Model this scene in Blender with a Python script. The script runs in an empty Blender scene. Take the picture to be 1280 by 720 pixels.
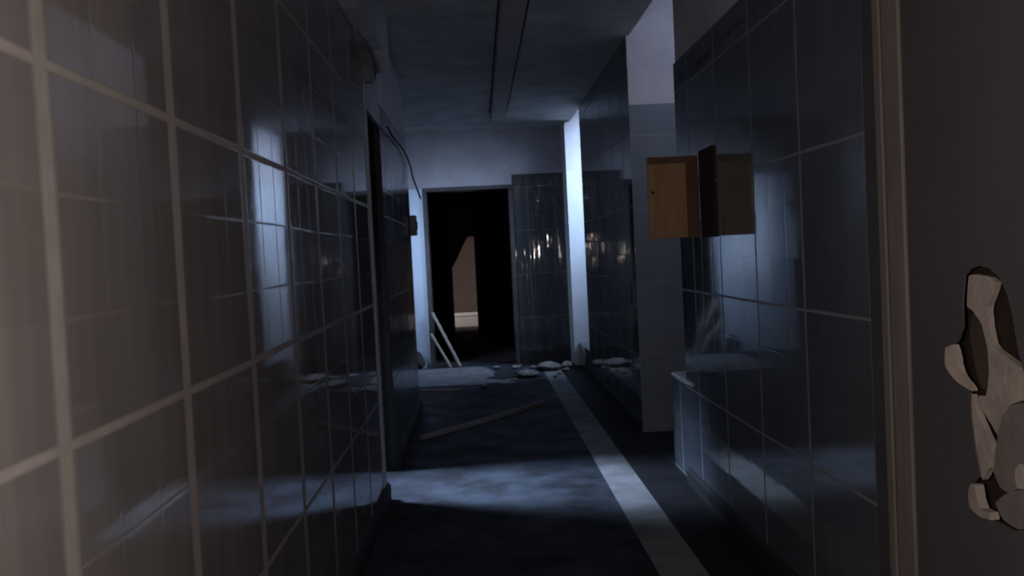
import bpy, bmesh, math, random
from mathutils import Vector, Matrix

sc = bpy.context.scene
COL = sc.collection
random.seed(7)

# ------------------------------------------------------------------ camera
F = 1150.0
H = 1.3


def nv(a):
    return Vector(a).normalized()


cy = nv((598 - 640, -(320 - 360), -F))
ROLL = .049
tt = -(cy[0] * -ROLL + cy[1]) / cy[2]
cz = nv((-ROLL, 1, tt))
cx = cy.cross(cz)
cam_d = bpy.data.cameras.new('camera')
cam = bpy.data.objects.new('camera', cam_d)
COL.objects.link(cam)
M3 = Matrix((cx, cy, cz))            # camera vector -> world vector
cam.matrix_world = Matrix.Translation((0, 0, H)) @ M3.to_4x4()
cam_d.sensor_width = 36
cam_d.lens = F / 1280 * 36
cam_d.clip_start = .02
cam_d.dof.use_dof = True
cam_d.dof.focus_distance = 1.3
cam_d.dof.aperture_fstop = 14
sc.camera = cam


# ------------------------------------------------------------------ helpers
def tag(o, label=None, cat=None, group=None, kind=None):
    if label: o['label'] = label
    if cat: o['category'] = cat
    if group: o['group'] = group
    if kind: o['kind'] = kind
    return o


def link(name, bm, mats, parent=None, smooth=False):
    me = bpy.data.meshes.new(name)
    bmesh.ops.recalc_face_normals(bm, faces=bm.faces)
    bm.to_mesh(me)
    bm.free()
    if not isinstance(mats, (list, tuple)): mats = [mats]
    for m in mats: me.materials.append(m)
    if smooth:
        for p in me.polygons: p.use_smooth = True
    o = bpy.data.objects.new(name, me)
    COL.objects.link(o)
    if parent: o.parent = parent
    return o


def empty(name, loc=(0, 0, 0), rz=0):
    o = bpy.data.objects.new(name, None)
    o.location = loc
    o.rotation_euler = (0, 0, rz)
    o.empty_display_size = .1
    COL.objects.link(o)
    return o


def box(bm, a, b, mi=0, bev=0, seg=1):
    """axis-aligned box from corner a to corner b"""
    vs = [bm.verts.new((x, y, z)) for x in (a[0], b[0]) for y in (a[1], b[1]) for z in (a[2], b[2])]
    fs = []
    for q in ((0, 1, 3, 2), (4, 6, 7, 5), (0, 4, 5, 1), (2, 3, 7, 6), (0, 2, 6, 4), (1, 5, 7, 3)):
        f = bm.faces.new([vs[i] for i in q])
        f.material_index = mi
        fs.append(f)
    if bev:
        es = list({e for f in fs for e in f.edges})
        r = bmesh.ops.bevel(bm, geom=es, offset=bev, segments=seg, affect='EDGES', profile=.5)
        for f in r['faces']: f.material_index = mi
    return vs


def prism(bm, pts, axis, d0, d1, mi=0):
    """polygon pts (2D) extruded along axis ('x': pts=(y,z), 'y': pts=(x,z), 'z': pts=(x,y))"""
    def P(p, d):
        return {'x': (d, p[0], p[1]), 'y': (p[0], d, p[1]), 'z': (p[0], p[1], d)}[axis]
    A = [bm.verts.new(P(p, d0)) for p in pts]
    B = [bm.verts.new(P(p, d1)) for p in pts]
    fs = [bm.faces.new(A), bm.faces.new(B[::-1])]
    n = len(pts)
    for i in range(n):
        fs.append(bm.faces.new((A[i], B[i], B[(i + 1) % n], A[(i + 1) % n])))
    for f in fs: f.material_index = mi
    return fs


def rag(x0, y0, x1, y1, n, amp, rnd):
    """ragged polyline from (x0,y0) to (x1,y1), end point left out"""
    out = []
    dx, dy = x1 - x0, y1 - y0
    l = math.hypot(dx, dy)
    for i in range(n):
        t = i / n
        j = 0 if i == 0 else rnd.uniform(-amp, amp)
        out.append((x0 + dx * t - dy / l * j, y0 + dy * t + dx / l * j))
    return out


# ------------------------------------------------------------------ materials
class NT:
    def __init__(s, name):
        s.m = bpy.data.materials.new(name)
        s.m.use_nodes = True
        s.t = s.m.node_tree
        s.b = s.t.nodes['Principled BSDF']

    def n(s, ty, **k):
        nd = s.t.nodes.new(ty)
        for a, v in k.items(): setattr(nd, a, v)
        return nd

    def l(s, a, b):
        s.t.links.new(a, b)

    def val(s, inp, v):
        if hasattr(v, 'is_linked') or hasattr(v, 'links'): s.l(v, inp)
        else: inp.default_value = v

    def math(s, op, a, b=None, c=None, clamp=False):
        nd = s.n('ShaderNodeMath', operation=op, use_clamp=clamp)
        s.val(nd.inputs[0], a)
        if b is not None: s.val(nd.inputs[1], b)
        if c is not None: s.val(nd.inputs[2], c)
        return nd.outputs[0]

    def mix(s, f, a, b):
        nd = s.n('ShaderNodeMix', data_type='RGBA')
        s.val(nd.inputs[0], f)
        s.val(nd.inputs[6], a if not isinstance(a, tuple) else a + (1,))
        s.val(nd.inputs[7], b if not isinstance(b, tuple) else b + (1,))
        return nd.outputs[2]

    def coord(s):
        return s.n('ShaderNodeTexCoord').outputs['Object']

    def noise(s, scale, detail=3, rough=.5, vec=None, stretch=None):
        v = vec or s.coord()
        if stretch:
            mp = s.n('ShaderNodeMapping')
            mp.inputs['Scale'].default_value = stretch
            s.l(v, mp.inputs['Vector'])
            v = mp.outputs[0]
        nd = s.n('ShaderNodeTexNoise')
        nd.inputs['Scale'].default_value = scale
        nd.inputs['Detail'].default_value = detail
        nd.inputs['Roughness'].default_value = rough
        s.l(v, nd.inputs['Vector'])
        return nd.outputs['Fac']

    def ramp(s, v, a, b, lo=0., hi=1.):
        nd = s.n('ShaderNodeMapRange')
        nd.clamp = True
        s.l(v, nd.inputs[0])
        for i, q in enumerate((a, b, lo, hi)): nd.inputs[i + 1].default_value = q
        return nd.outputs[0]

    def bump(s, h, strength=.5, dist=.01):
        nd = s.n('ShaderNodeBump')
        nd.inputs['Strength'].default_value = strength
        nd.inputs['Distance'].default_value = dist
        s.l(h, nd.inputs['Height'])
        s.l(nd.outputs[0], s.b.inputs['Normal'])


def rough_mat(name, col, col2=None, scale=6, rough=.8, bump=.3, bs=40, stretch=None, spec=.5, lo=.35, hi=.7):
    s = NT(name)
    f = s.ramp(s.noise(scale, 5, .6, stretch=stretch), lo, hi)
    s.l(s.mix(f, col, col2 or tuple(c * .6 for c in col)), s.b.inputs['Base Color'])
    s.b.inputs['Roughness'].default_value = rough
    s.b.inputs['Specular IOR Level'].default_value = spec
    if bump: s.bump(s.noise(bs, 4, .6, stretch=stretch), bump, .004)
    return s.m


def tile_mat(name, ax, u0, v0, tile, tile2, grout, wu, wv, minor=.35, pitch=.512, wavy=1., tilt=1., rough=.12, gv=1., pil=1., spec=.5, rf=16):
    """square wall tiles in panels of three: ax = horizontal axis (0 x, 1 y); wide joints every `pitch`"""
    s = NT(name)
    s.b.inputs['Specular IOR Level'].default_value = spec
    sep = s.n('ShaderNodeSeparateXYZ')
    s.l(s.coord(), sep.inputs[0])
    # nothing is laid perfectly straight
    U = s.math('ADD', s.math('SUBTRACT', sep.outputs[ax], u0), s.math('MULTIPLY', s.math('SUBTRACT', s.noise(2.2, 1), .5), .012))
    V = s.math('ADD', s.math('SUBTRACT', sep.outputs[2], v0), s.math('MULTIPLY', s.math('SUBTRACT', s.noise(1.7, 1), .5), .012))

    def joint(c, p, w, soft):
        # distance to the nearest multiple of p
        d = s.math('PINGPONG', c, p / 2)
        return s.ramp(d, w / 2 - soft / 2, w / 2 + soft / 2, 1., 0.)
    q = pitch / 3
    ju, jv = joint(U, pitch, wu, wu * .35), joint(V, pitch, wv, wv * .4)
    ju = s.math('MULTIPLY', ju, gv)
    mu, mv = joint(U, q, .006, .003), joint(V, q, .006, .003)
    broken = s.ramp(s.noise(3.1, 3), .38, .6)
    minor_j = s.math('MULTIPLY', s.math('MAXIMUM', s.math('MULTIPLY', mu, .5), mv), s.math('MULTIPLY', broken, minor))
    dirt = s.ramp(s.noise(9, 4, .7), .25, .6, .55, 1.)
    major = s.math('MULTIPLY', s.math('MAXIMUM', ju, jv), dirt)
    J = s.math('MAXIMUM', major, minor_j)
    # per-tile colour and tilt
    fu, fv = s.math('DIVIDE', U, q), s.math('DIVIDE', V, q)
    cu, cv = s.math('FLOOR', fu), s.math('FLOOR', fv)
    comb = s.n('ShaderNodeCombineXYZ')
    s.l(cu, comb.inputs[0]); s.l(cv, comb.inputs[1])
    wn = s.n('ShaderNodeTexWhiteNoise', noise_dimensions='2D')
    s.l(comb.outputs[0], wn.inputs['Vector'])
    rs = s.n('ShaderNodeSeparateColor')
    s.l(wn.outputs['Color'], rs.inputs[0])
    # vertical grime streaks
    streak = s.ramp(s.noise(1.0, 4, .6, stretch=(14, 14, .7)), .4, .65)
    base = s.mix(s.math('MULTIPLY', streak, .8), tile, tile2)
    base = s.mix(s.math('MULTIPLY', rs.outputs[2], .35), base, tuple(c * .72 for c in tile))
    s.l(s.mix(J, base, grout), s.b.inputs['Base Color'])
    smear = s.ramp(s.noise(5, 4, .7), .35, .75, rough * .8, rough * 1.9)
    s.l(s.math('ADD', smear, s.math('MULTIPLY', J, .6), clamp=True), s.b.inputs['Roughness'])
    # heights in metres: tile tilt, pillowed edge, vertical ripple of the glaze
    ru = s.math('SUBTRACT', rs.outputs[0], .5)
    rv = s.math('SUBTRACT', rs.outputs[1], .5)
    h = s.math('ADD', s.math('MULTIPLY', s.math('MULTIPLY', ru, s.math('FRACT', fu)), .0030 * tilt),
               s.math('MULTIPLY', s.math('MULTIPLY', rv, s.math('FRACT', fv)), .0012 * tilt))
    rip = s.noise(1.0, 2, .5, stretch=(rf, rf, 2.2 if rf > 10 else .9))
    h = s.math('ADD', h, s.math('MULTIPLY', rip, .0011 * wavy))
    edge = s.math('MAXIMUM', joint(U, q, .004, .010), joint(V, q, .004, .010))
    h = s.math('SUBTRACT', h, s.math('MULTIPLY', edge, .0007 * pil))
    s.bump(h, 1., 1.)
    return s.m


def emit_mat(name, col, st):
    s = NT(name)
    s.b.inputs['Base Color'].default_value = (.2, .22, .25, 1)
    s.b.inputs['Roughness'].default_value = .3
    s.b.inputs['Emission Color'].default_value = col + (1,)
    s.b.inputs['Emission Strength'].default_value = st
    return s.m


TL = (.20, .185, .20)
M = {}
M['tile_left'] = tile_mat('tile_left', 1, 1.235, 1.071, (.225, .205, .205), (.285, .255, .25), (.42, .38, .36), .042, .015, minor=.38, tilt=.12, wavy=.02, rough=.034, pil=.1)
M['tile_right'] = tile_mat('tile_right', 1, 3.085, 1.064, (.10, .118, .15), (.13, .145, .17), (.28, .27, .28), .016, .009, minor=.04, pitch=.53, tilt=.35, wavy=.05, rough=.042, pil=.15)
M['tile_far_shaded'] = tile_mat('tile_far_shaded', 0, .1, 1.064, (.048, .053, .062), (.06, .065, .075), (.08, .09, .10), .006, .005, minor=.2, tilt=2.0, wavy=16.0, rough=.045, spec=1., rf=8)  # darker than the other wall tiles; shade put into the colour
M['tile_face'] = tile_mat('tile_face', 0, 1.1, 1.064, (.24, .27, .32), (.27, .30, .35), (.31, .34, .38), .006, .006, minor=.2, tilt=1.)
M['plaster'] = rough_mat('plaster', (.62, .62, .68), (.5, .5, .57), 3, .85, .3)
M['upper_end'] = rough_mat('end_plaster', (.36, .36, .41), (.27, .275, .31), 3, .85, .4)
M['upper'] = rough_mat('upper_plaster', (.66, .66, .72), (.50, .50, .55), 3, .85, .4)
M['ceiling'] = rough_mat('ceiling_plaster', (.60, .60, .61), (.38, .385, .39), 2.5, .85, .5)
M['dark'] = rough_mat('dark_render', (.05, .045, .045), (.03, .028, .028), 4, .9, .3)
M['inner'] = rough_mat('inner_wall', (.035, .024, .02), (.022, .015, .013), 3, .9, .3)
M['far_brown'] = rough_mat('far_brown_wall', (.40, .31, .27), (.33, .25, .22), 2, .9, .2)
M['base'] = rough_mat('dark_skirting', (.025, .025, .028), (.015, .015, .017), 8, .7, .2)
M['frame'] = rough_mat('door_frame_paint', (.25, .215, .20), (.19, .165, .15), 5, .6, .2, stretch=(6, 6, .6))
M['leaf'] = rough_mat('door_leaf_paint', (.108, .098, .106), (.085, .078, .085), 3, .7, .3)
M['pale'] = rough_mat('pale_filler', (.52, .445, .40), (.36, .30, .27), 14, .9, .8, 60)
M['greyfill'] = rough_mat('grey_filler', (.24, .21, .20), (.17, .15, .145), 10, .9, .8, 50)
M['cavity'] = rough_mat('raw_brown_core', (.035, .016, .011), (.015, .009, .007), 10, .95, .8, 50)
M['brown'] = rough_mat('brown_core', (.09, .065, .055), (.05, .036, .03), 10, .95, .8, 50)
M['wood'] = rough_mat('orange_wood', (.44, .26, .135), (.31, .18, .09), 3, .5, .2, 20, stretch=(9, 9, 1.2))
M['wood2'] = rough_mat('red_brown_wood', (.15, .075, .04), (.1, .05, .028), 3, .5, .2, 20, stretch=(9, 9, 1.2))
M['timber'] = rough_mat('grey_timber', (.42, .38, .35), (.3, .27, .25), 4, .8, .3, stretch=(8, 8, 1))
M['metal'] = rough_mat('grey_metal', (.2, .2, .21), (.12, .12, .13), 6, .45, .1)
M['sheet'] = rough_mat('torn_lining', (.17, .18, .21), (.09, .095, .11), 5, .8, .5, 20)
M['rubble'] = rough_mat('rubble_plaster', (.26, .25, .25), (.13, .125, .125), 12, .95, .8, 50)
M['black'] = rough_mat('black_grime_and_shade', (.012, .012, .014), (.02, .02, .022), 9, .8, .3)
M['trunk'] = rough_mat('trunking_paint', (.50, .44, .43), (.38, .33, .33), 3, .7, .2)
M['cloth'] = rough_mat('hanging_cloth', (.09, .08, .085), (.05, .045, .05), 4, .9, .4)
M['block'] = rough_mat('pale_block', (.85, .82, .82), (.75, .72, .72), 5, .8, .2)
M['pane'] = emit_mat('daylit_frosted_pane', (.55, .72, 1.), .10)
M['pane_warm'] = emit_mat('daylit_dusty_pane', (1., .82, .72), .1)


def floor_mat():
    s = NT('floor_lining')
    blotch = s.ramp(s.noise(3.2, 5, .65), .38, .62)
    fine = s.ramp(s.noise(14, 5, .7), .35, .7)
    c = s.mix(blotch, (.011, .014, .020), (.050, .061, .088))
    c = s.mix(s.math('MULTIPLY', fine, .5), c, (.026, .028, .033))
    s.l(c, s.b.inputs['Base Color'])
    s.l(s.ramp(s.noise(4, 4, .6), .3, .7, .55, .85), s.b.inputs['Roughness'])
    s.b.inputs['Specular IOR Level'].default_value = .25
    s.bump(s.noise(30, 5, .7), .5, .004)
    return s.m


M['floor'] = floor_mat()
M['strip'] = rough_mat('pale_floor_strip', (.30, .31, .33), (.15, .155, .17), 5, .7, .3)
M['border'] = rough_mat('black_floor_border', (.016, .017, .021), (.03, .03, .036), 6, .7, .4, spec=.2)

XL, XR = -.56, 1.10
ZC = 2.78
WH = .24     # wall thickness


def S(name, bm, mats, smooth=False):
    return tag(link(name, bm, mats, smooth=smooth), kind='structure')


# ------------------------------------------------------------------ floor, ceiling
bm = bmesh.new()
box(bm, (-2.6, -1.8, -.2), (.655, 11.14, 0), 0)
box(bm, (.655, -1.8, -.2), (.845, 11.14, .002), 1)
box(bm, (.845, -1.8, -.2), (1.1, 11.14, .0), 2)
box(bm, (1.1, -1.8, -.2), (2.6, 11.14, .0), 0)
box(bm, (-2.6, 11.14, -.2), (2.6, 24, 0), 3)
S('floor', bm, [M['floor'], M['strip'], M['border'], rough_mat('inner_floor', (.06, .052, .052), (.04, .035, .035), 4, .8, .3)])

bm = bmesh.new()
box(bm, (-2.6, -1.8, ZC), (XR + .02, 11.14, ZC + .2))
box(bm, (XR + .02, -1.8, ZC), (2.6, 4.97, ZC + .2))
box(bm, (XR + .02, 6.43, ZC), (2.6, 9.45, ZC + .2))
box(bm, (XR + .02, 10.45, ZC), (2.6, 11.14, ZC + .2))
box(bm, (-2.6, 11.14, ZC), (2.6, 24, ZC + .2))
S('ceiling', bm, M['ceiling'])
# sloping soffits over the two window bays
for i, (y0, y1) in enumerate(((4.97, 6.43), (9.45, 10.45))):
    bm = bmesh.new()
    prism(bm, [(XR + .02, ZC + .02), (2.16, ZC + .02 + .85 * 1.04), (2.16, ZC + .16 + .85 * 1.04), (XR + .02, ZC + .2)], 'y', y0, y1)
    S('ceiling_bay' if i == 0 else 'ceiling_bay.001', bm, M['upper'])

# ------------------------------------------------------------------ left wall
bm = bmesh.new()
# tiled face, its far corner rounded
r = .022
arc = [(XL - r + r * math.sin(a), 4.95 - r + r * math.cos(a)) for a in [math.pi / 2 * k / 5 for k in range(6)]]
prism(bm, [(XL - WH, -1.8), (XL - WH, 4.95)] + arc + [(XL, -1.8)], 'z', 0, 2.43, 0)
box(bm, (XL - WH, 4.95, 2.12), (XL, 5.68, 2.43), 1)
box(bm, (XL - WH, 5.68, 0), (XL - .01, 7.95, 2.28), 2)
box(bm, (XL - WH, 5.68, 2.28), (XL - .02, 7.95, ZC), 1)
# plaster above the tiles stands proud and hangs down in a broken lower edge
rn = random.Random(3)
low = rag(-1.8, 2.43, 3.6, 2.43, 16, .012, rn) + rag(3.6, 2.43, 4.7, 2.46, 7, .012, rn) + rag(4.7, 2.46, 5.3, 2.50, 5, .02, rn) + rag(5.3, 2.50, 5.68, 2.45, 4, .02, rn)
prism(bm, low + [(5.68, 2.44), (5.68, ZC), (-1.8, ZC)], 'x', XL - WH + .001, XL + .075, 1)
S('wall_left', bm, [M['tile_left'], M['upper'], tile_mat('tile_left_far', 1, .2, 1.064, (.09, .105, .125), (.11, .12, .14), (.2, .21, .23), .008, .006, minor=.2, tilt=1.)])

# broken plaster lump at the top corner of the left wall
bm = bmesh.new()
rn = random.Random(5)
lump = [(4.62, 2.43), (4.74, 2.39), (4.86, 2.36), (4.955, 2.27), (4.985, 2.24), (5.0, 2.30), (4.99, 2.38), (5.03, 2.47), (4.9, 2.5), (4.7, 2.5)]
prism(bm, lump, 'x', XL - .05, XL + .062)
bmesh.ops.bevel(bm, geom=bm.edges[:], offset=.012, segments=2, affect='EDGES')
for v in bm.verts:
    if v.co.x > XL: v.co.x = XL + (v.co.x - XL) * max(.12, 1 - ((v.co.z - 2.30) / .17) ** 2)
S('trim_3', bm, rough_mat('broken_edge_plaster', (.24, .25, .27), (.15, .16, .18), 9, .9, .6), True)

# dark lining on the far side of the side-room doorway
bm = bmesh.new()
box(bm, (XL - WH - .01, 5.655, 0), (XL - .004, 5.682, 2.125), 0, .003)
box(bm, (XL - WH - .01, 4.952, 2.10), (XL - .004, 5.655, 2.125), 0, .003)
S('trim_5', bm, M['base'])

# pale band on the left wall corner, standing in for its lit edge
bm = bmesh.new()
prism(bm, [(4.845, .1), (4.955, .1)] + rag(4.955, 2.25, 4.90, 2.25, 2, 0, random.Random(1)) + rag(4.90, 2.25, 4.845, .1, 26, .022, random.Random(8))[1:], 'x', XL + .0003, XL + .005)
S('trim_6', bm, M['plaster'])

# skirting along the left wall
bm = bmesh.new()
prism(bm, [(XL, 0), (XL + .022, 0), (XL + .022, .075), (XL + .012, .095), (XL, .1)], 'y', -1.8, 4.99)
S('baseboard_left', bm, M['base'])
bm = bmesh.new()
prism(bm, [(XL - .01, 0), (XL + .015, 0), (XL + .015, .075), (XL + .005, .095), (XL - .01, .1)], 'y', 5.68, 7.95)
S('baseboard_left.001', bm, M['base'])

# ------------------------------------------------------------------ right wall
bm = bmesh.new()
TY0 = 2.565
NY0, NY1, NZ0, NZ1 = 4.20, 4.45, 1.335, 1.755   # fuse niche
X2 = XR + WH
# tiles beyond the door frame up to the bay (niche left open)
for a, b, c, d in ((TY0, NY0, 0, 2.28), (NY1, 4.97, 0, 2.28), (NY0, NY1, 0, NZ0), (NY0, NY1, NZ1, 2.28)):
    box(bm, (XR, a, c), (X2, b, d), 0)
box(bm, (XR + .12, NY0, NZ0), (X2, NY1, NZ1), 2)
box(bm, (XR + .012, TY0, 2.28), (X2, 4.97, ZC), 1)
# plaster over and before the door
box(bm, (XR + .005, .9, 2.6), (X2, TY0, ZC), 1)
box(bm, (XR + .005, -1.8, 0), (X2, 1.08, ZC), 3)
# under the bay: what is left of the parapet
prism(bm, [(4.97, 0), (5.42, 0), (5.44, .12), (5.40, .3), (5.43, .42), (5.37, .545), (4.97, .55)], 'x', XR + .015, XR + .13, 0)
# between the bays
box(bm, (XR, 6.43, 0), (X2, 9.45, 2.28), 0)
box(bm, (XR, 6.43, 2.28), (X2, 9.45, ZC), 0)
# parapet under the far bay
box(bm, (XR - .0, 9.45, 0), (XR + .12, 10.45, .26), 0)
box(bm, (1.045, 10.45, 0), (X2, 10.9, ZC), 1)
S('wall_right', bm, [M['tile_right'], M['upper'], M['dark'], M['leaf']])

# faces of the bays that look back down the corridor
bm = bmesh.new()
box(bm, (XR, 6.425, 0), (2.2, 6.435, 2.30), 0)
prism(bm, [(XR, 2.30), (2.2, 2.30), (2.2, 3.74), (XR, ZC + .02)], 'y', 6.424, 6.435, 1)
S('wall_bay', bm, [M['tile_face'], M['plaster']])
bm = bmesh.new()
box(bm, (1.042, 10.438, 0), (2.2, 10.45, 2.22), 0)
prism(bm, [(1.042, 2.22), (2.2, 2.22), (2.2, 3.74), (1.042, ZC - .04)], 'y', 10.437, 10.45, 1)
S('wall_bay.001', bm, [rough_mat('strip_lit_blue', (.66, .71, .80), (.60, .66, .76), 3, .35, .1), M['plaster']])  # paler and bluer than the tiles; some of its light is in the colour
# near side of the bays
bm = bmesh.new()
prism(bm, [(X2, 0), (2.2, 0), (2.2, 3.74), (X2, ZC + .2)], 'y', 4.80, 4.97)
prism(bm, [(X2, 0), (2.2, 0), (2.2, 3.74), (X2, ZC + .2)], 'y', 9.28, 9.45)
S('wall_bay.002', bm, M['upper'])

# broken white sill end on the parapet
bm = bmesh.new()
prism(bm, [(4.80, .552), (4.80, .572), (5.30, .572), (5.33, .56), (5.30, .552)], 'x', XR - .012, XR + .135)
bmesh.ops.bevel(bm, geom=bm.edges[:], offset=.004, segments=1, affect='EDGES')
o = S('trim_4', bm, M['plaster'])

# skirting on the right
bm = bmesh.new()
prism(bm, [(XR, 0), (XR - .018, 0), (XR - .018, .07), (XR - .008, .085), (XR, .09)], 'y', TY0, 4.97)
prism(bm, [(XR, 0), (XR - .018, 0), (XR - .018, .07), (XR - .008, .085), (XR, .09)], 'y', 6.45, 9.45)
S('baseboard_right', bm, M['base'])


# ------------------------------------------------------------------ windows in the bays and side rooms
def window(name, axis, pos, a0, a1, z0, z1, side, pane, nx=2, nz=3, th=.05):
    """window in a wall plane. axis 'x': plane x=pos, a=y.  axis 'y': plane y=pos, a=x."""
    root = empty(name)
    tag(root, kind='structure')

    def B(bm_, aa, bb, za, zb, d0, d1):
        if axis == 'x': box(bm_, (pos + d0, aa, za), (pos + d1, bb, zb), 0, .004)
        else: box(bm_, (aa, pos + d0, za), (bb, pos + d1, zb), 0, .004)
    fr = bmesh.new()
    w = .05
    B(fr, a0, a0 + w, z0, z1, -th / 2, th / 2)
    B(fr, a1 - w, a1, z0, z1, -th / 2, th / 2)
    B(fr, a0 + w, a1 - w, z0, z0 + w, -th / 2, th / 2)
    B(fr, a0 + w, a1 - w, z1 - w, z1, -th / 2, th / 2)
    for k in range(1, nx):
        c = a0 + (a1 - a0) * k / nx
        B(fr, c - .015, c + .015, z0 + w, z1 - w, -.015, .015)
    for k in range(1, nz):
        c = z0 + (z1 - z0) * k / nz
        B(fr, a0 + w, a1 - w, c - .015, c + .015, -.014, .014)
    link('window_frame', fr, M['frame'], root)
    pb = bmesh.new()
    if axis == 'x': box(pb, (pos - .004 - side * .02, a0 + .01, z0 + .01), (pos + .004 - side * .02, a1 - .01, z1 - .01))
    else: box(pb, (a0 + .01, pos - .004 - side * .02, z0 + .01), (a1 - .01, pos + .004 - side * .02, z1 - .01))
    link('window_pane', pb, pane, root)
    return root


def wall_with_hole(bm, axis, d0, d1, a0, a1, z0, z1, h, mi=0):
    ha0, ha1, hz0, hz1 = h
    for p, q, r_, s_ in ((a0, ha0, z0, z1), (ha1, a1, z0, z1), (ha0, ha1, z0, hz0), (ha0, ha1, hz1, z1)):
        if q - p > 1e-4 and s_ - r_ > 1e-4:
            if axis == 'x': box(bm, (d0, p, r_), (d1, q, s_), mi)
            else: box(bm, (p, d0, r_), (q, d1, s_), mi)


W1 = (5.15, 6.25, 2.05, 3.30)
W2 = (9.52, 10.38, .75, 3.20)
WA = (5.26, 5.96, 1.45, 2.55)
WC = (8.5, 9.5, .9, 2.4)
XA, XCW, XB = -2.2, -1.75, 2.1
bm = bmesh.new()
wall_with_hole(bm, 'x', XB, XB + .2, 4.6, 6.8, 0, 3.9, W1)
wall_with_hole(bm, 'x', XB, XB + .2, 8.9, 10.9, 0, 3.9, W2)
S('wall_east', bm, M['upper'])
window('window_1', 'x', XB + .06, *W1, -1, M['pane'], 2, 2)
window('window_2', 'x', XB + .06, *W2, -1, M['pane'], 2, 3)
# side rooms on the left
bm = bmesh.new()
wall_with_hole(bm, 'x', XA - .2, XA, 4.2, 7.6, 0, ZC, WA)
box(bm, (XA - .2, 4.0, 0), (XL - WH, 4.2, ZC))
box(bm, (XA - .2, 7.6, 0), (XL - WH, 7.8, ZC))
wall_with_hole(bm, 'x', XCW - .2, XCW, 7.8, 10.9, 0, ZC, WC)
S('wall_west', bm, M['dark'])
window('window_3', 'x', XA - .06, *WA, 1, M['pane'], 1, 2)
window('window_4_added', 'x', XCW - .06, *WC, 1, M['pane'], 2, 3)  # unseen alcove window, added to light the pier

# ------------------------------------------------------------------ end wall with the doorway
DX0, DX1, DZ = -.575, .39, 2.08
YE = 10.9
bm = bmesh.new()
# left pier: pale blue as if lit; right: glossy tile darkened like shade; above: plaster
box(bm, (-2.0, YE, 0), (DX0 - .05, YE + .24, 2.12), 1)
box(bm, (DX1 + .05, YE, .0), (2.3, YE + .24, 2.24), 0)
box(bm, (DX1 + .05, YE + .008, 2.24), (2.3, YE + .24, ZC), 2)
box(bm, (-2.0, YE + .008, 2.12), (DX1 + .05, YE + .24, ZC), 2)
S('wall_end', bm, [M['tile_far_shaded'], rough_mat('pier_lit_blue', (.50, .58, .72), (.44, .52, .66), 3, .25, .15, 8), M['upper_end']])
bm = bmesh.new()
box(bm, (DX1 + .06, YE - .03, 0), (1.04, YE, .15), 0, .005)
S('baseboard_end', bm, M['base'])

# door lining of the end doorway
bm = bmesh.new()
for a, b in ((DX0 - .05, DX0), (DX1, DX1 + .05)):
    box(bm, (a, YE - .02, 0), (b, YE + .26, DZ), 0, .004)
box(bm, (DX0 - .05, YE - .02, DZ), (DX1 + .05, YE + .26, DZ + .045), 0, .004)
S('trim_1', bm, rough_mat('dark_lining_gloss', (.07, .07, .08), (.04, .04, .046), 4, .25, .1))

# ------------------------------------------------------------------ rooms beyond the doorway
bm = bmesh.new()
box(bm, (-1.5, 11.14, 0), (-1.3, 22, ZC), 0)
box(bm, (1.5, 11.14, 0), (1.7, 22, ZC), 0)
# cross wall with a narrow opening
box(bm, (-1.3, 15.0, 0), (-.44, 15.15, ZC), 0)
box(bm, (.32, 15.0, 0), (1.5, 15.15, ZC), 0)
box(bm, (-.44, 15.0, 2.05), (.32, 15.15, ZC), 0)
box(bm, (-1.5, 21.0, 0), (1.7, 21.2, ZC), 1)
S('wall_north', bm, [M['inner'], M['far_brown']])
# half-open leaf in the cross wall
dr = empty('door_2', (.31, 14.98, 0), 0)
tag(dr, kind='structure')
bm = bmesh.new()
box(bm, (-.37, -.04, .01), (.04, -.002, 2.09), 0, .004)
for z0, z1 in ((.15, .9), (1.05, 1.85)):
    box(bm, (-.31, -.052, z0), (-.06, -.038, z1), 0, .006)
link('door_leaf', bm, M['inner'], dr)
bm = bmesh.new()
box(bm, (-.345, -.10, 1.0), (-.325, -.04, 1.02), 0, .003)
box(bm, (-.345, -.11, 1.0), (-.24, -.095, 1.02), 0, .003)
link('door_handle', bm, M['metal'], dr)

# dark cloth hanging in the opening
bm = bmesh.new()
nx, nz = 10, 14
grid = []
for i in range(nx + 1):
    u = i / nx
    row = []
    x = -.50 + .44 * u
    zb = 1.02 + .60 * min(1, u / .75) ** 1.1
    for j in range(nz + 1):
        w = j / nz
        z = 2.09 - (2.09 - zb) * w
        row.append(bm.verts.new((x, 14.93 + .02 * math.sin(u * 17 + w * 1.5), z)))
    grid.append(row)
for i in range(nx):
    for j in range(nz):
        bm.faces.new((grid[i][j], grid[i + 1][j], grid[i + 1][j + 1], grid[i][j + 1]))
o = link('hanging_cloth', bm, M['cloth'], smooth=True)
md = o.modifiers.new('t', 'SOLIDIFY'); md.thickness = .004
tag(o, 'dark torn cloth hanging across the top of the distant opening beyond the doorway', 'cloth')

# ------------------------------------------------------------------ back wall behind the viewer
bm = bmesh.new()
box(bm, (-.9, -2.0, 0), (1.5, -1.8, ZC))
S('wall_back', bm, M['dark'])

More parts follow.
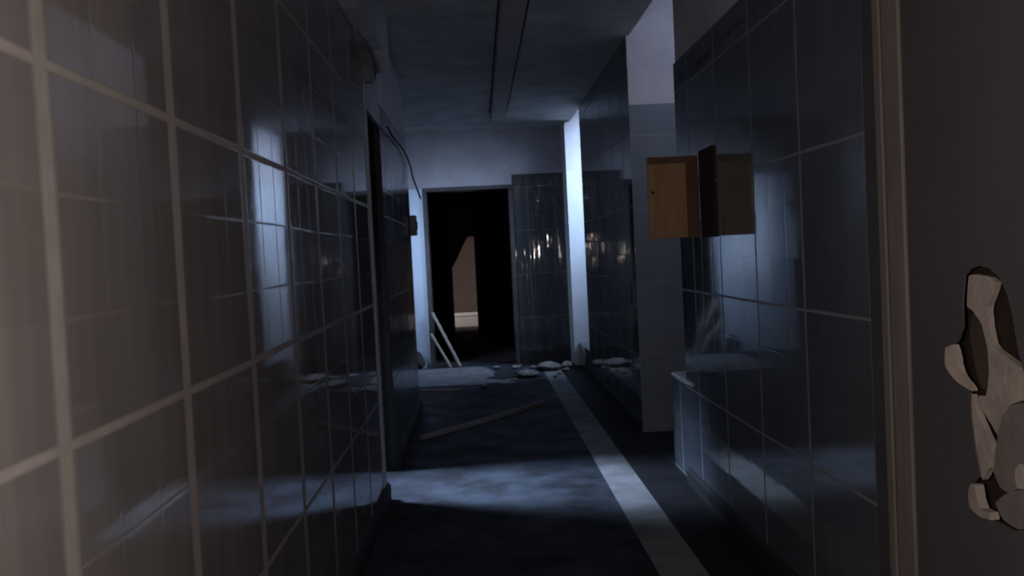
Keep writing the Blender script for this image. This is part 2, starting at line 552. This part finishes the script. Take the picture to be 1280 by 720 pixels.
# ------------------------------------------------------------------ the near door on the right, with its torn hole
bm = bmesh.new()
box(bm, (XR - .006, 2.440, 0), (XR + .04, 2.478, 2.62), 0, .003, 2)      # thin outer bead
box(bm, (XR - .008, 2.325, 0), (XR + .10, 2.418, 2.60), 0, .004, 2)      # main post
box(bm, (XR + .001, 2.41, 0), (XR + .10, 2.565, 2.6), 1)                  # groove between them
box(bm, (XR - .008, 1.08, 2.52), (XR + .10, 2.335, 2.60), 0, .006, 2)
box(bm, (XR - .008, 1.08, 0), (XR + .10, 1.13, 2.52), 0, .006, 2)
S('trim_2', bm, [M['frame'], rough_mat('dark_groove', (.085, .082, .09), (.06, .058, .064), 4, .7, .2)])


def outline_mesh(name, outer, holes, x0, x1, mat, parent):
    """sheet in the y-z plane with holes cut in it, front at x0 and back at x1"""
    cu = bpy.data.curves.new('tmp', 'CURVE')
    cu.dimensions = '2D'
    cu.fill_mode = 'BOTH'
    cu.extrude = abs(x1 - x0) / 2
    for loop in [outer] + holes:
        sp = cu.splines.new('POLY')
        sp.points.add(len(loop) - 1)
        for p, q in zip(sp.points, loop): p.co = (q[0], q[1], 0, 1)
        sp.use_cyclic_u = True
    tmp = bpy.data.objects.new('tmp', cu)
    COL.objects.link(tmp)
    dg = bpy.context.evaluated_depsgraph_get()
    me = bpy.data.meshes.new_from_object(tmp.evaluated_get(dg))
    bpy.data.objects.remove(tmp)
    # local x -> world y, local y -> world z, local z -> world x
    xm = (x0 + x1) / 2
    for v in me.vertices:
        a, b, c = v.co
        v.co = (c + xm, a, b)
    me.materials.clear()
    me.materials.append(mat)
    me.name = name
    o = bpy.data.objects.new(name, me)
    COL.objects.link(o)
    o.parent = parent
    return o


def wallpt(u, v, x):
    d = M3 @ Vector((u - 640, -(v - 360), -F))
    k = x / d[0]
    return (d[1] * k, d[2] * k + H)


def wp(pts, x=XR):
    return [wallpt(u, v, x) for u, v in pts]


door = empty('door_1', (0, 0, 0))
tag(door, kind='structure')
hole = wp([(1204, 344), (1212, 336), (1224, 332), (1236, 335), (1249, 347), (1259, 368), (1266, 398), (1273, 440), (1281, 470), (1292, 500), (1300, 560), (1305, 620),
           (1292, 660), (1268, 664), (1246, 652), (1228, 645), (1214, 634), (1211, 616), (1216, 603), (1224, 592), (1218, 560), (1213, 520), (1211, 486), (1200, 474),
           (1191, 456), (1189, 434), (1196, 426), (1202, 408), (1201, 378)])
outer = [(1.13, .01), (2.322, .01), (2.322, 2.515), (1.13, 2.515)]
outline_mesh('door_leaf', outer, [hole], XR + .0, XR + .008, M['leaf'], door)
bm = bmesh.new()
box(bm, (XR + .034, 1.14, .02), (XR + .05, 2.325, 2.50))
for a, b, c, d in ((1.14, 1.20, .02, 2.5), (2.27, 2.325, .02, 2.5), (1.2, 2.27, .02, .12), (1.2, 2.27, 2.4, 2.5)):
    box(bm, (XR + .0085, a, c), (XR + .034, b, d))
link('door_core', bm, M['cavity'], door)


def flake(name, pts, x0, x1, mat, seed, tilt=0.0, amp=.0018):
    """broken piece with a thickness of its own inside the torn hole"""
    P = wp(pts)
    rn = random.Random(seed)
    out = []
    for i in range(len(P)):
        a, b = P[i], P[(i + 1) % len(P)]
        out.append(a)
        for t in (.33, .66):
            out.append((a[0] + (b[0] - a[0]) * t + rn.uniform(-amp, amp), a[1] + (b[1] - a[1]) * t + rn.uniform(-amp, amp)))
    bm = bmesh.new()
    fs = prism(bm, out, 'x', x0, x1)
    bmesh.ops.bevel(bm, geom=bm.edges[:], offset=.0012, segments=1, affect='EDGES')
    cyy = sum(p[0] for p in out) / len(out)
    for v in bm.verts: v.co.x += (v.co.y - cyy) * tilt
    o = link(name, bm, mat, door)
    return o


flake('core_shard', [(1204, 345), (1213, 343), (1231, 347), (1238, 353), (1234, 368), (1227, 384), (1229, 408), (1233, 430), (1240, 438), (1256, 450), (1269, 460), (1270, 480), (1276, 500), (1258, 505), (1246, 520), (1240, 545),
                     (1232, 530), (1222, 515), (1216, 495), (1226, 496), (1230, 468), (1228, 436), (1220, 404), (1211, 390), (1202, 384)],
      XR + .012, XR + .026, M['pale'], 1)['label'] = 'cream torn core shard'
flake('core_shard', [(1203, 392), (1211, 393), (1219, 406), (1226, 438), (1228, 468), (1224, 492), (1214, 484), (1208, 470), (1203, 440), (1199, 420)], XR + .024, XR + .032, M['brown'], 2)['label'] = 'brown torn core'
flake('core_shard', [(1190, 434), (1198, 430), (1201, 448), (1204, 466), (1212, 480), (1216, 489), (1206, 482), (1195, 468), (1190, 456)], XR - .010, XR + .004, M['pale'], 3, -.2)['label'] = 'curled cream edge of the hole'
flake('core_shard', [(1212, 492), (1217, 512), (1228, 536), (1238, 558), (1234, 585), (1226, 600), (1220, 588), (1215, 556), (1212, 520)], XR + .004, XR + .018, M['pale'], 4)['label'] = 'cream splinter'
flake('core_shard', [(1246, 522), (1258, 508), (1278, 502), (1292, 520), (1298, 570), (1296, 612), (1270, 608), (1256, 618), (1244, 610), (1236, 590), (1240, 556)], XR + .010, XR + .030, M['greyfill'], 5)['label'] = 'grey filler lump'
flake('core_shard', [(1213, 618), (1218, 604), (1224, 606), (1226, 622), (1232, 636), (1246, 640), (1248, 650), (1232, 646), (1216, 634)], XR - .012, XR + .010, M['pale'], 6, .1)['label'] = 'crumpled cream edge'
flake('core_shard', [(1240, 628), (1252, 618), (1270, 612), (1292, 616), (1300, 640), (1290, 660), (1268, 662), (1250, 650)], XR + .006, XR + .024, M['greyfill'], 7)['label'] = 'grey filler at the foot of the hole'
flake('core_shard', [(1266, 590), (1272, 580), (1280, 596), (1294, 604), (1294, 616), (1270, 611)], XR + .002, XR + .012, M['pale'], 8)['label'] = 'small cream chip'
# hinges at the frame side are out of sight; a push plate stays on the leaf
bm = bmesh.new()
for z in (.35, 1.9):
    box(bm, (XR - .012, 1.132, z), (XR - .0005, 1.150, z + .11), 0, .003)
link('hinge', bm, M['metal'], door)

# ------------------------------------------------------------------ fuse niche with its wooden flap
fb = empty('fuse_box', (XR, NY0, NZ0))
tag(fb, 'small wooden fuse box in the tiled wall on the right, its orange-brown flap swung open', 'fuse box')
w, hh = NY1 - NY0, NZ1 - NZ0
bm = bmesh.new()
t = .018
box(bm, (-.012, 0.0005, 0.0005), (.11, t, hh - .0005), 0, .003)
box(bm, (-.012, w - t, 0.0005), (.11, w - .0005, hh - .0005), 0, .003)
box(bm, (-.012, t, 0.0005), (.11, w - t, t), 0, .003)
box(bm, (-.012, t, hh - t), (.11, w - t, hh - .0005), 0, .003)
box(bm, (.10, t, t), (.112, w - t, hh - t), 0)
link('box_case', bm, M['cavity'], fb)
for k in range(3):
    for j in range(2):
        bm = bmesh.new()
        bmesh.ops.create_cone(bm, cap_ends=True, segments=14, radius1=.018, radius2=.015, depth=.05,
                              matrix=Matrix.Translation((.076, .055 + k * .065, .13 + j * .15)) @ Matrix.Rotation(math.pi / 2, 4, 'Y'))
        link('fuse_holder', bm, M['metal'], fb)
# flap: swung out, square to the wall
bm = bmesh.new()
fx0, fx1 = -.262, -.014
fz0, fz1 = .006, hh - .018
box(bm, (fx0, w + .001, fz0), (fx1, w + .019, fz1), 0, .003, 2)
flap = link('flap', bm, M['wood'], fb)
bm = bmesh.new()
box(bm, (fx1 - .062, w - .008, fz0 + .004), (fx1 - .004, w + .0008, fz1 - .004), 0, .002)
link('stile', bm, M['wood2'], flap)
bm = bmesh.new()
box(bm, (fx0 + .004, w - .006, fz1 - .034), (fx1 - .064, w + .0008, fz1 - .004), 0, .002)
link('rail', bm, M['wood2'], flap)
bm = bmesh.new()
bmesh.ops.create_cone(bm, cap_ends=True, segments=12, radius1=.008, radius2=.006, depth=.012,
                      matrix=Matrix.Translation((fx0 + .022, w - .0055, .23)) @ Matrix.Rotation(math.pi / 2, 4, 'X'))
link('knob', bm, M['black'], flap)

# ------------------------------------------------------------------ ceiling trunking
bm = bmesh.new()
box(bm, (.205, .5, ZC - .045), (.352, 10.0, ZC - .0005), 0, .004)
o = link('cable_trunking', bm, M['trunk'])
tag(o, 'long shallow cable trunking running down the middle of the dark ceiling', 'cable trunking')
for k, y in enumerate((3.2, 6.4, 9.3)):
    bm = bmesh.new()
    box(bm, (.202, y - .02, ZC - .047), (.355, y + .02, ZC - .0008), 0, .001)
    link('joint_cover', bm, M['trunk'], o)
bm = bmesh.new()
for x in (.185, .362):  # black strips draw the shadow lines along both sides
    bm = bmesh.new()
    box(bm, (x, .5, ZC - .012), (x + .010, 9.6, ZC - .0006), 0, .002)
    link('shadow_strip', bm, M['black'], o)


# ------------------------------------------------------------------ loose things
def stick(name, a, b, w, t, mat, label, cat, group=None, seed=0, bend=0):
    a, b = Vector(a), Vector(b)
    d = b - a
    l = d.length
    bm = bmesh.new()
    n = 10
    rn = random.Random(seed)
    rows = []
    for i in range(n + 1):
        u = i / n
        k = bend * math.sin(math.pi * u)
        ww = w * (1 + rn.uniform(-.05, .05)) / 2
        rows.append([bm.verts.new((l * u, s1 * ww + k, s2 * t / 2)) for s1, s2 in ((-1, -1), (1, -1), (1, 1), (-1, 1))])
    for i in range(n):
        for q in range(4):
            bm.faces.new((rows[i][q], rows[i + 1][q], rows[i + 1][(q + 1) % 4], rows[i][(q + 1) % 4]))
    bm.faces.new(rows[0]); bm.faces.new(rows[-1][::-1])
    bmesh.ops.bevel(bm, geom=[e for e in bm.edges if len(e.link_faces) == 2 and e.calc_face_angle(0) > 1], offset=min(w, t) * .12, segments=1, affect='EDGES')
    o = link(name, bm, mat)
    o.location = a
    o.rotation_mode = 'QUATERNION'
    o.rotation_quaternion = d.to_track_quat('X', 'Z')
    return tag(o, label, cat, group)


# two boards leaning on the left jamb of the end doorway
stick('leaning_board', (-.275, 10.80, .017), (-.575, 10.855, .66), .045, .022, M['timber'], 'longer of two thin pale boards leaning on the left jamb of the dark doorway', 'board', seed=1)
stick('leaning_board', (-.385, 10.74, .017), (-.60, 10.79, .42), .030, .018, M['timber'], 'shorter thin board leaning left of the longer one in the dark doorway', 'board', seed=2)
# the thin pole on the floor
stick('wooden_batten', (-.475, 6.60, .0165), (.50, 7.85, .0165), .035, .030, rough_mat('batten_wood', (.34, .33, .33), (.26, .25, .25), 4, .8, .3), 'long thin batten lying diagonally across the dark corridor floor', 'batten', seed=3, bend=-.02)
stick('thin_lath', (-.66, 9.03, .008), (-.25, 8.90, .008), .035, .014, M['timber'], 'short thin lath lying on the floor in front of the torn lining sheet', 'lath', seed=4)

# torn floor lining before the doorway
rn = random.Random(11)
pts = rag(-.78, 9.25, .30, 9.22, 12, .05, rn) + rag(.30, 9.22, .24, 10.0, 6, .07, rn) + rag(.24, 10.0, -.05, 10.72, 6, .06, rn) + rag(-.05, 10.72, -.80, 10.72, 6, .02, rn) + rag(-.80, 10.72, -.78, 9.25, 6, .02, rn)
bm = bmesh.new()
prism(bm, pts, 'z', .001, .010)
o = link('lining_sheet', bm, M['sheet'])
tag(o, 'torn grey floor lining sheet lying before the dark doorway', 'floor sheet')
pts = [(.02, 9.62), (.2, 9.5), (.36, 9.62), (.30, 9.85), (.42, 10.05), (.22, 10.2), (.1, 10.02), (.13, 9.85)]
bm = bmesh.new()
prism(bm, pts, 'z', .0, .006)
for v in bm.verts:
    v.co.z += .0105 + .10 * max(0, v.co.x - .18) * max(0, 10.1 - v.co.y)
o = link('torn_scrap', bm, M['black'])
tag(o, 'black torn scrap of lining curling up between the grey sheet and the rubble', 'scrap')


def chunk(name, loc, s, seed, mat, label, cat, group=None, flat=.5):
    bm = bmesh.new()
    bmesh.ops.create_icosphere(bm, subdivisions=2, radius=1)
    rn = random.Random(seed)
    dirs = [Vector((rn.uniform(-1, 1), rn.uniform(-1, 1), rn.uniform(-1, 1))).normalized() for _ in range(9)]
    cut = [rn.uniform(.55, .85) for _ in dirs]
    for v in bm.verts:
        for d, c in zip(dirs, cut):
            k = v.co.dot(d)
            if k > c: v.co -= d * (k - c)
    for v in bm.verts:
        v.co = Vector((v.co.x * s[0], v.co.y * s[1], v.co.z * s[2]))
    zmin = min(v.co.z for v in bm.verts)
    for v in bm.verts: v.co.z = max(v.co.z - zmin - s[2] * .12, 0)
    o = link(name, bm, mat)
    o.location = loc
    return tag(o, label, cat, group)


chunk('plaster_slab', (.72, 10.15, .0025), (.17, .26, .05), 21, M['rubble'], 'largest pale broken plaster slab on the floor at the foot of the dark tiled end wall', 'plaster rubble')
chunk('plaster_slab', (.47, 9.75, .001), (.13, .2, .035), 22, M['rubble'], 'flat grey plaster slab left of the largest pale slab', 'plaster rubble')
chunk('plaster_slab', (.92, 10.2, .001), (.07, .12, .05), 27, M['rubble'], 'small plaster slab lying on the black border right of the largest pale slab', 'plaster rubble')
crumbs = [(.55, 10.35), (.62, 9.62), (.36, 10.42), (.80, 9.72), (.52, 10.05), (.88, 9.95), (.30, 9.40), (.60, 9.38), (-.02, 9.05), (.14, 10.5), (.74, 9.52), (.42, 10.6)]
proto = chunk('plaster_crumb', (crumbs[0][0], crumbs[0][1], .003), (.035, .04, .02), 31, M['rubble'], 'small plaster crumb scattered on the floor around the slabs by the end wall', 'plaster rubble', 'plaster crumbs before the end doorway')
for i, (x, y) in enumerate(crumbs[1:]):
    c = proto.copy()
    COL.objects.link(c)
    c.location = (x, y, .003)
    c.rotation_euler = (0, 0, i * 1.3)
    k = .6 + .8 * ((i * 37) % 10) / 10
    c.scale = (k, k * 1.1, k)
# dark block at the foot of the pale pier, and a dark fragment near the corner of the left wall
chunk('rubble_block', (-.76, 10.80, .0105), (.10, .07, .12), 41, M['black'], 'black lump of rubble at the foot of the blue-lit pier beside the doorway', 'rubble')
chunk('floor_fragment', (-.46, 4.62, .0), (.035, .03, .012), 42, M['black'], 'tiny black fragment on the lit floor near the corner of the left wall', 'fragment')

# pale block standing in for a lit patch of floor in the last room
bm = bmesh.new()
box(bm, (-.60, 16.9, .0), (-.02, 17.3, .20), 0, .02, 2)
box(bm, (-.605, 16.893, .20), (-.015, 17.307, .25), 0, .010, 2)
o = link('lit_patch_box', bm, M['block'])
tag(o, 'pale low box standing in for a lit floor patch far beyond the dark doorway', 'box')


# cable stub and bracket on the far left wall end
def tube(bm, pts, r, seg=8):
    rings = []
    for i, p in enumerate(pts):
        p = Vector(p)
        d = (Vector(pts[min(i + 1, len(pts) - 1)]) - Vector(pts[max(i - 1, 0)])).normalized()
        a = d.cross(Vector((0, 1, .3))).normalized()
        b = d.cross(a)
        rings.append([bm.verts.new(p + (a * math.cos(q) + b * math.sin(q)) * r) for q in [2 * math.pi * k / seg for k in range(seg)]])
    for i in range(len(rings) - 1):
        for k in range(seg):
            bm.faces.new((rings[i][k], rings[i][(k + 1) % seg], rings[i + 1][(k + 1) % seg], rings[i + 1][k]))
    bm.faces.new(rings[0]); bm.faces.new(rings[-1][::-1])


bm = bmesh.new()
tube(bm, [(-.545, 6.0, 2.16), (-.555, 6.5, 2.155), (-.552, 7.2, 2.17), (-.55, 7.7, 2.15), (-.545, 7.93, 2.10), (-.53, 7.99, 2.0), (-.50, 8.02, 1.90), (-.475, 8.03, 1.82)], .007)
o = link('loose_cable', bm, M['black'], smooth=True)
tag(o, 'black loose cable drooping off the top end of the far left wall', 'cable')
bm = bmesh.new()
box(bm, (-.568, 7.80, 1.50), (-.512, 7.93, 1.67), 0, .006, 2)
o = link('switch_box', bm, M['metal'])
tag(o, 'small grey switch box at the far end of the dark left wall', 'switch')
bm = bmesh.new()
box(bm, (-.512, 7.83, 1.55), (-.504, 7.90, 1.62), 0, .002)
link('rocker', bm, M['black'], o)


# ------------------------------------------------------------------ light
def area(name, loc, target, sx, sy, power, col, spread=180):
    l = bpy.data.lights.new(name, 'AREA')
    l.shape = 'RECTANGLE'
    l.size, l.size_y = sx, sy
    l.energy = power
    l.color = col
    l.spread = math.radians(spread)
    o = bpy.data.objects.new(name, l)
    COL.objects.link(o)
    o.location = loc
    o.rotation_mode = 'QUATERNION'
    o.rotation_quaternion = (Vector(target) - Vector(loc)).to_track_quat('-Z', 'Y')
    return o


BLUE = (.58, .74, 1.0)
# daylight entering by the windows; alcove and last room lamps are added
area('daylight_side_room', (XA + .03, 5.61, 2.0), (-.20, 5.18, 0), .58, 1.0, 22, BLUE, 34)
area('added_alcove_light', (XCW + .03, 9.2, 1.55), (-.65, 10.9, 1.35), .9, 1.2, 11, BLUE, 70)  # unseen lamp added to brighten the pier on the end wall
area('daylight_far_bay', (XB - .03, 9.95, 2.1), (.9, 10.4, 1.2), .8, 2.1, 36, BLUE, 80)
area('daylight_near_bay', (XB - .03, 5.7, 2.7), (1.25, 6.42, 2.2), 1.0, 1.0, 3.2, (.70, .78, 1.), 130)
area('added_last_room_light', (-1.1, 15.6, 2.0), (-.2, 19, .3), .8, 1.0, 15, (1., .88, .84), 90)  # unseen lamp added for the brown wall and pale box; no window here

# the torch carried by the person filming
l = bpy.data.lights.new('torch', 'POINT')
l.energy = 40
l.color = (1., .88, .80)
l.shadow_soft_size = .02
o = bpy.data.objects.new('torch', l)
COL.objects.link(o)
o.location = (-.25, .25, 1.32)

w = bpy.data.worlds.new('world')
sc.world = w
w.use_nodes = True
bg = w.node_tree.nodes['Background']
bg.inputs[0].default_value = (.5, .65, 1., 1)
bg.inputs[1].default_value = .006

sc.view_settings.view_transform = 'Standard'
sc.view_settings.look = 'None'
sc.view_settings.exposure = 0
sc.view_settings.gamma = 1
sc.view_settings.use_curve_mapping = False
sc.cycles.use_denoising = True
sc.cycles.max_bounces = 8
sc.cycles.sample_clamp_indirect = 4
